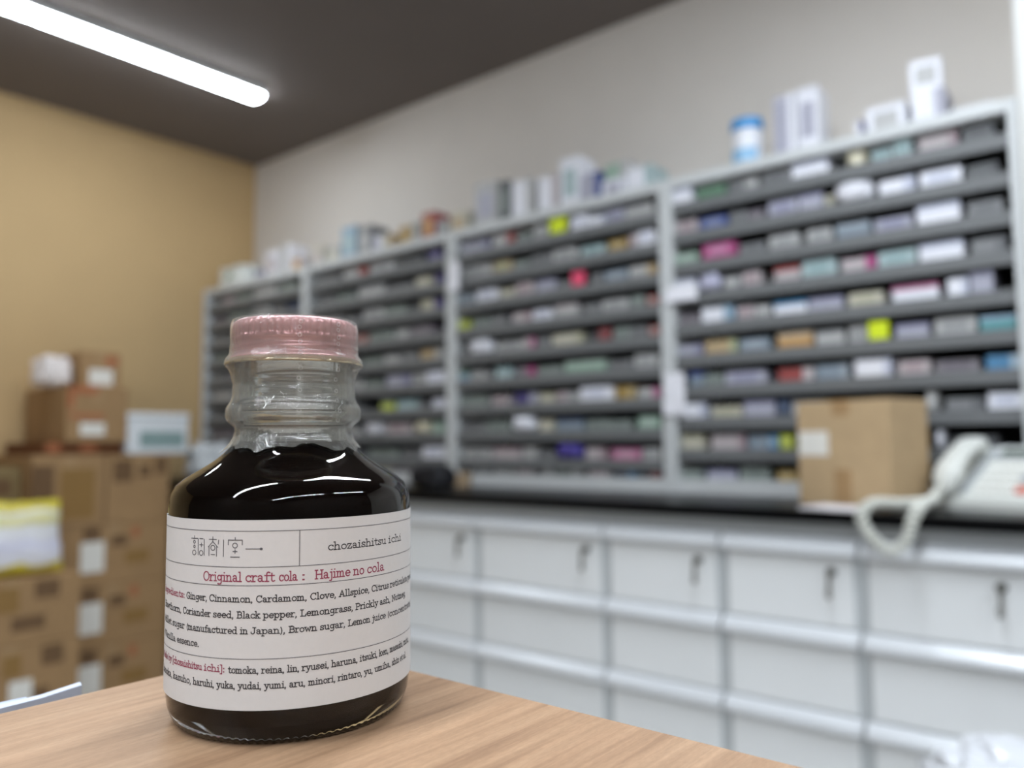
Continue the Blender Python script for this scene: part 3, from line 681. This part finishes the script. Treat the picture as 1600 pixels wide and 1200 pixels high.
# things on top of the shelving units: (px0, px1, height m, colour, colour2, kind, label)
TOPS = [
 (1225, 1261, .190, 'l', 'W', 'box', 'tall lavender and white carton on the shelf top right of the blue-lidded tub'),
 (1263, 1300, .194, 'W', 'l', 'box', 'tall white and lavender carton on the shelf top, right of its twin'),
 (1356, 1370, .060, 'W', 'u', 'box', 'tiny white and purple box standing on the shelf top before the lying carton'),
 (1374, 1440, .085, 'W', 'w', 'box', 'white carton lying on the shelf top left of the stacked packs'),
 (1448, 1504, .095, 'W', 'l', 'box', 'white pack on the shelf top, lower of the two stacked beside the pillar'),
 (1512, 1582, .028, 'W', 'w', 'box', 'flat white carton on the shelf top against the white pillar'),
 (706, 732, .095, 'c', 't', 'box', 'cream and yellow box on the shelf top at the joint of two units'),
 (744, 781, .180, 'w', 'l', 'box', 'tall white carton with lavender print on the shelf top, right of the yellow one'),
 (783, 800, .168, 'G', 'q', 'box', 'slim dark grey carton on the shelf top between two white cartons'),
 (804, 838, .152, 'W', 'w', 'box', 'white carton on the shelf top just right of the slim grey one'),
 (846, 879, .140, 'W', 'k', 'box', 'white and pink carton on the shelf top left of the tallest white one'),
 (881, 914, .185, 'W', 'e', 'box', 'tallest white carton on the shelf top above the yellow-green tag'),
 (917, 946, .110, 'l', 'b', 'box', 'lavender and blue carton on the shelf top beside the mint one'),
 (948, 984, .070, 'W', 'l', 'box', 'low white carton on the shelf top carrying the mint green one'),
 (987, 1030, .088, 'W', 'e', 'box', 'low white carton on the shelf top right of the mint one, at the unit joint'),
 (487, 504, .100, 'c', 'k', 'box', 'peach cream carton on the shelf top directly above the bottle cap'),
 (508, 531, .080, 'w', 'c', 'box', 'off-white carton on the shelf top left of the pale blue one'),
 (533, 556, .155, 'B', 'e', 'box', 'tall pale blue carton on the shelf top above the bottle'),
 (558, 580, .140, 'g', 'w', 'box', 'grey carton on the shelf top right of the tall pale blue one'),
 (582, 596, .080, 'l', 'W', 'box', 'pale lavender carton on the shelf top right of the grey one'),
 (599, 612, .075, 'c', 't', 'box', 'small cream yellow carton on the shelf top left of the gold one'),
 (624, 644, .092, 'd', 't', 'box', 'gold carton on the shelf top left of the orange-red one'),
 (646, 658, .095, 'q', 'w', 'box', 'narrow greenish grey carton on the shelf top between gold and orange-red ones'),
 (660, 681, .125, 'r', 'o', 'box', 'orange-red carton standing on the shelf top'),
 (684, 700, .075, 'w', 'g', 'box', 'off-white carton on the shelf top right of the orange-red one'),
 (412, 432, .140, 'W', 'k', 'box', 'white carton with pinkish print on the corner unit top, left of its neighbour'),
 (434, 452, .150, 'w', 'W', 'box', 'taller off-white carton on the corner unit top left of the orange one'),
 (455, 472, .065, 'o', 'k', 'box', 'small orange carton on the corner unit top'),
 (396, 410, .055, 'u', 'l', 'box', 'small purple box on the corner unit top beside the crumpled bag'),
]
for (a, b_, h_, c, c2, kind, lab) in TOPS:
    x0, x1 = px_x(a, 2.26)+.002, px_x(b_, 2.26)-.002
    place_box(c, c2, x0, x1, 2.255, ZT+.0004, h_, lab, dp=min(.14, .06+(x1-x0)*.5), group='cartons standing on top of the shelving units', style=random.choice((0, 2)))
x0, x1 = px_x(1447, 2.26), px_x(1499, 2.26)
place_box('W', 'w', x0, x1, 2.265, ZT+.0958, .088, 'white pack on the shelf top, upper of the two stacked beside the pillar', dp=.09, group='cartons standing on top of the shelving units', style=2, rz=radians(8))
x0, x1 = px_x(950, 2.26), px_x(988, 2.26)
place_box('p', 'w', x0, x1, 2.262, ZT+.0708, .055, 'mint green carton lying on a low white carton on the shelf top', dp=.10, group='cartons standing on top of the shelving units', style=0, rz=radians(-6))
m_card = mat('white_card', (238, 238, 244), .5, var=.02)
for cx, z, wd, ht, lab in ((BE[3]+.022, 1.205, .075, .125, 'white paper tag hanging on the upright left of the rightmost bay'),
                           (BE[2]+.024, 1.690, .060, .110, 'white paper tag hanging high on the upright between second and third bays'),
                           (BE[1]+.020, 1.560, .060, .110, 'pale paper tag hanging on the upright beside the corner bay'),
                           (BE[3]+.052, 1.506, .110, .046, 'wide white card clipped to the fourth shelf edge of the rightmost bay')):
    bm = bmesh.new(); bmesh.ops.create_grid(bm, x_segments=8, y_segments=8, size=.5); vs = []
    for sd in (0, 1):
        for v in bm.verts:
            u, q = v.co.x, v.co.y
            vs.append((u*wd*(1-.15*(.5+q)), -.0015-.0012*sd-.006*(.5-q)*(1+.5*noise.noise((u*3+cx, q*3, z))), q*ht))
    N_ = len(bm.verts); fs = [[v.index for v in f.verts] for f in bm.faces]; fs += [[N_+i for i in reversed(f)] for f in fs]
    for e_ in bm.edges:
        if len(e_.link_faces) == 1: a_, b_ = e_.verts[0].index, e_.verts[1].index; fs.append([a_, b_, N_+b_, N_+a_])
    bm.free()
    o = MB().add(vs, fs).build('paper_tag', m_card, None, (cx, SY-.0125, z)); tag(o, lab, 'tag', 'white paper tags on the shelving')
t = thing('tub', 'white cylindrical tub with sky blue lid on the shelf top', 'tub', (px_x(1178, 2.27), 2.29, ZT))
MB().lathe([(.0005, .0), (.043, .0), (.0455, .003), (.0455, .118), (.042, .124), (.0005, .124)], 40).build('body', mat('white_plastic', (232, 234, 240), .35, var=.01), t)
MB().lathe([(.0005, .124), (.047, .124), (.0485, .127), (.0485, .150), (.046, .154), (.0005, .154)], 40).build('lid', mat('sky_blue_plastic', (60, 150, 214), .35, var=.02), t)
mb = MB()
vs = []
for k in range(13):
    a = radians(-150+10*k)
    vs += [(.0459*cos(a), .0459*sin(a), .022), (.0459*cos(a), .0459*sin(a), .062)]
mb.add(vs, [(2*k, 2*k+2, 2*k+3, 2*k+1) for k in range(12)]).build('surface_mark', mat('pale_blue_print', (150, 196, 230), .5), t)
t = crumple(.27, .14, .115, 3.3, .22, 4).build('plastic_bag', mat('white_plastic_film', (226, 230, 226), .25, var=.05, scale=14), None, (-3.70, 2.30, ZT))
tag(t, 'crumpled white plastic bag with green mark on the corner unit top', 'plastic bag')
MB().cyl((.0, -.066, .05), (0, -1, 0), .022, .006, 20).build('green_mark', mat('green_print', (70, 128, 92), .5), t)

# ------------------------------------------------------------------ cardboard box on the worktop
m_kraft = mat('kraft_board', (190, 164, 128), .8, 0, .2, var=.04, scale=30)
m_tape = mat('brown_parcel_tape', (170, 138, 98), .5, 0, .5, var=.04, scale=30)
m_lab = mat('white_sticker', (236, 234, 226), .5, var=.02)
def cardboard(wd, dp, ht, t, mk=None, tape=True):
    b = MB().box(-wd/2, wd/2, -dp/2, dp/2, 0, ht, .002).box(-wd/2+.004, wd/2-.004, -.0012, .0012, ht-.001, ht+.0006)
    b.build('body', mk or m_kraft, t)
    if tape:
        MB().prism([(dp/2, ht-.001), (-dp/2+.0004, ht-.001), (-dp/2+.0004, ht-.035), (-dp/2-.0006, ht-.035), (-dp/2-.0006, ht+.0010), (dp/2, ht+.0010)], -.022, .022).build('tape', m_tape, t)
        MB().box(-.022, .022, -dp/2-.0006, -dp/2+.0004, .0, .085).build('tape', m_tape, t)
A0, B0 = Vector((-.729, 2.0)), Vector((-.4965, 1.93)); th = atan2(B0.y-A0.y, B0.x-A0.x); wd = (B0-A0).length; dpb = .158
ctr = (A0+B0)/2+Vector((-sin(th), cos(th)))*dpb/2
t = thing('cardboard_box', 'plain brown cardboard box with white sticker on the black worktop beside the telephone', 'cardboard box', (ctr.x, ctr.y, CZ), th)
cardboard(wd, dpb, .248, t)
MB().box(-wd/2+.004, -wd/2+.086, -dpb/2-.0008, -dpb/2+.0004, .118, .176).build('sticker', m_lab, t)
o = MB().box(-.07, .07, -.055, .055, 0, .006, .001).build('paper_pad', mat('white_pad', (230, 226, 228), .6), None, (-.592, 1.872, CZ), radians(-10))
tag(o, 'white paper pad lying at the worktop edge in front of the cardboard box', 'paper pad')

# ------------------------------------------------------------------ telephone
m_ph = mat('ivory_plastic', (222, 224, 218), .4, var=.01); m_key = mat('ivory_keys', (234, 234, 228), .45, var=.01); m_phg = mat('grey_plastic', (176, 180, 184), .4, var=.01)
ph = thing('telephone', 'ivory push-button desk telephone with coiled cord on the black worktop', 'telephone', (-.436, 2.045, CZ), radians(-20))
W_, D_ = .235, .152
def slope(y): return .026+.098*(y/D_)
MB().prism([(0, 0), (0, .020), (.004, .027), (D_*.72, slope(D_*.72)), (D_*.78, slope(D_*.80)+.006), (D_-.006, .134), (D_, .128), (D_, 0)], .0, W_).build('body', m_ph, ph)
ang = atan2(.098, D_)
def on_slope(x, y, lift=0): return Vector((x, y-lift*sin(ang), slope(y)+lift*cos(ang)))
def slab(mb, x0, x1, y0, y1, h, mi=0):
    vs = [on_slope(x, y, l) for l in (-.001, h) for y in (y0, y1) for x in (x0, x1)]
    return mb.add(vs, [(0,2,3,1),(4,5,7,6),(0,1,5,4),(2,6,7,3),(0,4,6,2),(1,3,7,5)], mi)
slab(MB(), .066, W_-.006, .120, .160, .010).build('display_housing', m_phg, ph)
slab(MB(), .086, W_-.02, .126, .150, .0108).build('display', mat('grey_green_display', (92, 104, 92), .2, var=.03), ph)
for r in range(4):
    for c in range(5):
        x = .074+c*.031; y = .018+r*.0245
        mk = m_key
        if r == 0 and c == 3: mk = mat('red_key', (220, 120, 104), .45)
        k = slab(MB(), x, x+.024, y, y+.017, .005).build('key', mk, ph)
        if mk is not m_key: k['label'] = 'red key'
MB().cyl(on_slope(.178, .060, .004), (0, -sin(ang), cos(ang)), .017, .004, 24).build('navigation_dial', m_phg, ph)
mb = MB(); path = []
for k in range(25):
    tt = k/24; y = -.006+.172*tt; path.append(on_slope(.030, y, .034+.014*sin(pi*tt)-.010*(abs(2*tt-1)**6)))
vs = []; N = 16
for i, p in enumerate(path):
    tt = i/24; e = min(1, 4.5*min(tt, 1-tt)+.18)
    wx = (.031 if (tt < .30 or tt > .70) else .027)*(e**.5); hz = (.024 if (tt < .28 or tt > .72) else .0165)*(e**.5)
    for k in range(N):
        a = 2*pi*k/N; cx_, cz_ = cos(a), sin(a)
        vs.append((p.x+wx*math.copysign(abs(cx_)**.6, cx_), p.y-sin(ang)*hz*cz_, p.z+cos(ang)*hz*math.copysign(abs(cz_)**.7, cz_)-(.008 if (tt < .26 or tt > .74) else 0)))
fs = [(i*N+k, i*N+(k+1) % N, (i+1)*N+(k+1) % N, (i+1)*N+k) for i in range(24) for k in range(N)]+[tuple(range(N-1, -1, -1)), tuple(range(24*N, 25*N))]
mb.add(vs, fs, 0, True).build('handset', m_ph, ph)
slab(MB(), .058, .064, .01, .155, .012).build('cradle_rail', m_phg, ph)
P = catmull([(-.421, 2.028, .948), (-.424, 1.97, .927), (-.424, 1.88, .922), (-.424, 1.797, .902), (-.437, 1.785, .856), (-.464, 1.783, .834), (-.499, 1.787, .854), (-.524, 1.792, .898), (-.514, 1.84, .923), (-.475, 1.91, .9195), (-.446, 1.975, .9195), (-.423, 2.035, .921)], 10)
hel = []; nper = 52; seg = nper*10
lens = [0]
for a, b_ in zip(P[:-1], P[1:]): lens.append(lens[-1]+(b_-a).length)
tot = lens[-1]; j = 0; nr = None
for i in range(seg+1):
    s_ = tot*i/seg
    while j < len(P)-2 and lens[j+1] < s_: j += 1
    f_ = (s_-lens[j])/max(1e-9, lens[j+1]-lens[j]); p = P[j].lerp(P[j+1], f_); tg = (P[j+1]-P[j]).normalized()
    nr = tg.orthogonal().normalized() if nr is None else (nr-tg*nr.dot(tg)).normalized()
    bn = tg.cross(nr); q = 2*pi*i/10; env_ = min(1, i/12, (seg-i)/12)
    hel.append(p+.0098*env_*(cos(q)*nr+sin(q)*bn))
inv = Matrix.LocRotScale(ph.location, ph.rotation_euler.to_quaternion(), None).inverted()
MB().tube([inv @ p for p in hel], .0042, 6).build('coiled_cord', mat('ivory_cord', (218, 219, 210), .45, var=.01), ph)

# things on the worktop near the far units
t = thing('tape_roll', 'small yellow-tan tape roll on the worktop behind the bottle shoulder', 'tape roll', (px_x(655, 2.12), 2.12, CZ))
ring = [(.018, -.012), (.036, -.012), (.036, .012), (.018, .012)]
mb = MB(); vs = []; n = 32
for k in range(n):
    a = 2*pi*k/n
    for r, yy in ring: vs.append((r*cos(a), yy, .036+r*sin(a)))
fs = [(k*4+i, k*4+(i+1) % 4, ((k+1) % n)*4+(i+1) % 4, ((k+1) % n)*4+i) for k in range(n) for i in range(4)]
mb.add(vs, fs, 0, True).build('tape', mat('yellow_tape', (206, 178, 100), .4), t)
tag(crumple(.17, .10, .085, 9.1, .15, 3).build('black_pouch', mat('black_cloth', (24, 24, 30), .6), None, (px_x(676, 2.05), 2.05, CZ)), 'black soft pouch on the worktop right of the cola bottle shoulder', 'pouch')
t = MB().box(-.03, .03, -.03, .03, 0, .05, .003).box(-.031, .031, -.031, .031, .034, .038).build('small_box', mat('tan_card', (184, 160, 130), .6), None, (px_x(718, 2.12), 2.12, CZ), .2)
tag(t, 'little tan box on the worktop at the foot of the second shelf upright', 'box')

# ------------------------------------------------------------------ cartons along the tan wall
m_kd = mat('brown_carton', (166, 134, 96), .8, 0, .2, var=.05, scale=14)
m_kd2 = mat('dark_flap_shade', (112, 72, 46), .8, 0, .2, var=.06, scale=14)  # second brown carries the flaps and shade under the wide carton
m_prt = mat('brown_print_and_shade', (112, 84, 54), .7); m_gold_p = mat('ochre_print_and_light', (146, 112, 60), .7); m_redp = mat('orange_print', (172, 104, 66), .7)  # brown and ochre also paint one carton's dark edge and lit inside
def carton(xb, xf, y0, y1, z0, z1, label, marks=(), mk=None, name='carton', group='brown cartons stacked by the tan wall', tape=True):
    t = thing(name, label, 'carton', ((xb+xf)/2, (y0+y1)/2, z0), 0, group)
    wx, wy, h = (xf-xb)/2, (y1-y0)/2, z1-z0
    MB().box(-wx, wx, -wy, wy, 0, h-.0012, .003).box(-wx+.004, wx-.004, -.001, .001, h-.002, h-.0006).build('body', mk or m_kd, t)
    if tape:
        q = [(-wx, h-.002), (wx-.0006, h-.002), (wx-.0006, h-.07), (wx+.0006, h-.07), (wx+.0006, h-.0006), (-wx, h-.0006)]
        MB().add([(x, y, z) for y in (-.024, .024) for x, z in q], [(k, (k+1) % 6, 6+(k+1) % 6, 6+k) for k in range(6)]+[(0, 1, 2, 3, 4, 5), (11, 10, 9, 8, 7, 6)]).build('tape', m_tape, t)
    for kind, u0, u1, v0, v1 in marks:      # fractions of the face looking into the room
        mm, nm = {'L': (m_lab, 'shipping_label'), 'P': (m_prt, 'surface_mark'), 'G': (m_gold_p, 'surface_mark'), 'R': (m_redp, 'surface_mark')}[kind]
        e = .0011 if kind == 'L' else .0008
        MB().box(wx-.0004, wx+e, -wy+2*wy*u0, -wy+2*wy*u1, h*v0, h*v1).build(nm, mm, t)
    return t
# near column (front face x = -3.15)
mk_l = [('L', .50, .66, .10, .46), ('P', .72, .88, .62, .92), ('G', .45, .58, .52, .86), ('P', .62, .78, .12, .30)]
carton(-3.54, -3.15, .862, 1.318, 0, .1475, 'brown carton at the foot of the near stack, below the white and yellow bag', mk_l)
carton(-3.54, -3.15, .860, 1.318, .148, .3745, 'brown carton in the middle of the near stack, second below the white and yellow bag', mk_l)
carton(-3.54, -3.15, .862, 1.316, .375, .6015, 'brown carton directly under the white and yellow bag', [('P', .66, .84, .66, .94), ('G', .38, .55, .5, .88), ('P', .5, .74, .2, .42)])
# far column (front face x = -3.45)
mk_r = [('L', .22, .42, .22, .72), ('P', .24, .38, .74, .97), ('P', .48, .62, .62, .8), ('G', .60, .82, .30, .52), ('R', .66, .72, .74, .92)]
carton(-3.88, -3.45, 1.332, 1.805, 0, .2465, 'brown carton lowest in the far stack beside the cola bottle label', mk_r)
carton(-3.88, -3.45, 1.330, 1.805, .247, .4935, 'brown carton second from the floor in the far stack beside the bottle', mk_r)
carton(-3.88, -3.45, 1.332, 1.805, .494, .7405, 'brown carton third from the floor in the far stack beside the bottle shoulder', mk_r)
carton(-3.88, -3.45, 1.245, 1.525, .741, 1.0295, 'brown carton with lit inside painted ochre, under the wide top carton', [('P', .0, .30, .06, .86), ('G', .38, .86, .1, .8)])  # lit inside and dark left edge put into the mark colours
carton(-3.88, -3.45, 1.532, 1.805, .741, 1.0265, 'tall brown carton under the white polystyrene box', [('P', .1, .4, .6, .92), ('P', .5, .68, .66, .84), ('P', .76, .94, .70, .96)])
carton(-3.87, -3.47, 1.29, 1.605, 1.030, 1.0795, 'dark brown slab for the flaps and shade under the wide top carton', [('R', .05, .2, .2, .9), ('R', .45, .65, .2, .9)], m_kd2, tape=False)  # flaps and shade below the wide carton, built as a dark slab
carton(-3.88, -3.45, 1.366, 1.612, 1.080, 1.3095, 'wide brown carton with orange print near the top of the far stack', [('R', .02, .12, .60, .98), ('R', .10, .5, .86, 1.0), ('R', .05, .6, .42, .50), ('L', .22, .62, .12, .34)])
carton(-3.72, -3.50, 1.438, 1.600, 1.310, 1.4615, 'small brown carton topmost in the far stack, right of the white bundle', [('L', .2, .8, .06, .5), ('R', .6, .92, .64, .86)])
carton(-3.88, -3.56, .86, 1.235, 0, .760, 'tall plain brown carton against the tan wall behind the white and yellow bag', [], m_kd)
carton(-3.86, -3.55, .90, 1.243, .7605, .983, 'olive brown carton at left above the white and yellow bag', [('P', .5, .9, .5, .8)], mat('olive_carton', (140, 122, 86), .8, 0, .2, var=.05))
tag(crumple(.14, .13, .125, 5.5, .2, 4).build('white_bundle', mat('white_paper_bundle', (232, 224, 220), .6, var=.06, scale=30), None, (-3.60, 1.362, 1.3098)), 'white crumpled paper bundle on the wide top carton, left of the small carton', 'paper bundle')
t = thing('polystyrene_box', 'white box with grey-green printed panel on the tall carton by the shelves', 'box', (-3.60, 1.752, 1.0275))
MB().box(-.15, .15, -.137, .137, 0, .150, .006).build('body', mat('white_foam', (232, 236, 238), .7, var=.02), t)
MB().box(-.153, .153, -.140, .140, .150, .178, .006).build('lid', mat('white_foam', (232, 236, 238), .7), t)
MB().box(.1492, .1508, -.085, .115, .028, .098).build('printed_panel', mat('grey_green_print', (142, 166, 164), .6, var=.1, scale=40), t)
t = crumple(.20, .16, .16, 7.7, .25, 4).build('clear_bag', mat('translucent_film', (214, 218, 220), .2, var=.05, scale=20), None, (-3.45, 1.99, CZ))
tag(t, 'crumpled translucent plastic bag on the worktop beside the white box', 'plastic bag')

# white and yellow bag lying on the near stack
m_bag = bpy.data.materials.new('white_yellow_film'); m_bag.use_nodes = True; nt = m_bag.node_tree; b = nt.nodes['Principled BSDF']
tcn = nt.nodes.new('ShaderNodeTexCoord'); sp = nt.nodes.new('ShaderNodeSeparateXYZ'); nz = nt.nodes.new('ShaderNodeTexNoise'); nz.inputs['Scale'].default_value = 12
ad = nt.nodes.new('ShaderNodeMath'); ad.operation = 'MULTIPLY_ADD'; ad.inputs[1].default_value = .05
rp = nt.nodes.new('ShaderNodeValToRGB'); rp.color_ramp.interpolation = 'LINEAR'
nt.links.new(tcn.outputs['Object'], sp.inputs[0]); nt.links.new(tcn.outputs['Object'], nz.inputs['Vector'])
nt.links.new(nz.outputs['Fac'], ad.inputs[0]); nt.links.new(sp.outputs['Z'], ad.inputs[2])
mr = nt.nodes.new('ShaderNodeMapRange'); mr.inputs['From Min'].default_value = .02; mr.inputs['From Max'].default_value = .285
nt.links.new(ad.outputs[0], mr.inputs['Value']); nt.links.new(mr.outputs['Result'], rp.inputs['Fac'])
e = rp.color_ramp.elements; yel = lin((222, 206, 70)); wht = lin((238, 238, 240)); pal = lin((236, 230, 170)); lav = lin((226, 226, 244))
e[0].position = 0; e[0].color = yel; e[1].position = 1; e[1].color = yel
for pos, c in ((.13, yel), (.17, wht), (.42, lav), (.52, wht), (.64, wht), (.70, pal), (.80, pal), (.85, wht), (.90, yel)):
    k = e.new(pos); k.color = c
nt.links.new(rp.outputs['Color'], b.inputs['Base Color']); b.inputs['Roughness'].default_value = .3
mb = MB(); vs = []; nu, nv = 40, 28; Wb, Hb, Tb = .36, .265, .13
for side in (1, -1):
    for i in range(nv+1):
        for k in range(nu+1):
            u = k/nu*2-1; v = i/nv*2-1
            th_ = max(0, (1-abs(u)**3.2)*(1-abs(v)**3.2))**.55*Tb*.5
            wr = .010*noise.noise((u*2.5, v*3, side))+.005*noise.noise((u*6, v*7, side*3))
            inset = 1-.05*(1-abs(v))*(abs(u)**2)
            vs.append((side*(th_+wr*(th_ > .004)), u*Wb/2*inset, Hb/2+v*Hb/2+.008*noise.noise((u*3, 8, 0))*(v > .9)))
K = nu+1; off = (nv+1)*K
fs = [(i*K+k, i*K+k+1, (i+1)*K+k+1, (i+1)*K+k) for i in range(nv) for k in range(nu)]+[(off+i*K+k, off+(i+1)*K+k, off+(i+1)*K+k+1, off+i*K+k+1) for i in range(nv) for k in range(nu)]
o = mb.add(vs, fs, 0, True).build('product_bag', m_bag, None, (-3.235, 1.105, .602)); o.rotation_euler = (0, radians(-9), 0)
tag(o, 'puffy white bag with yellow bands standing on the near stack of cartons', 'bag')

# bin with a crumpled white liner at the lower right
t = thing('waste_bin', 'bin holding a crumpled white plastic liner, in front of the drawers at lower right', 'bin', (-.105, 1.20, 0))
MB().lathe([(.0005, 0), (.125, 0), (.13, .01), (.155, .55), (.158, .555), (.152, .555), (.127, .012), (.0005, .01)], 40).build('bucket', mat('pale_bin_plastic', (205, 206, 208), .5), t)
bm = bmesh.new(); bmesh.ops.create_icosphere(bm, subdivisions=5, radius=1.0); vs = []
for v in bm.verts:
    c = v.co; d = 1+.26*noise.noise(c*1.9+Vector((2.1, 0, 0)))+.42*abs(noise.noise(c*3.6))+.10*noise.noise(c*10)
    vs.append((c.x*.185*d, c.y*.165*d, .560+max(-.05, c.z*.105*d)))
MB().add(vs, [[v.index for v in f.verts] for f in bm.faces], 0, False).build('liner', mat('white_liner_film', (206, 208, 212), .25, var=.02), t); bm.free()
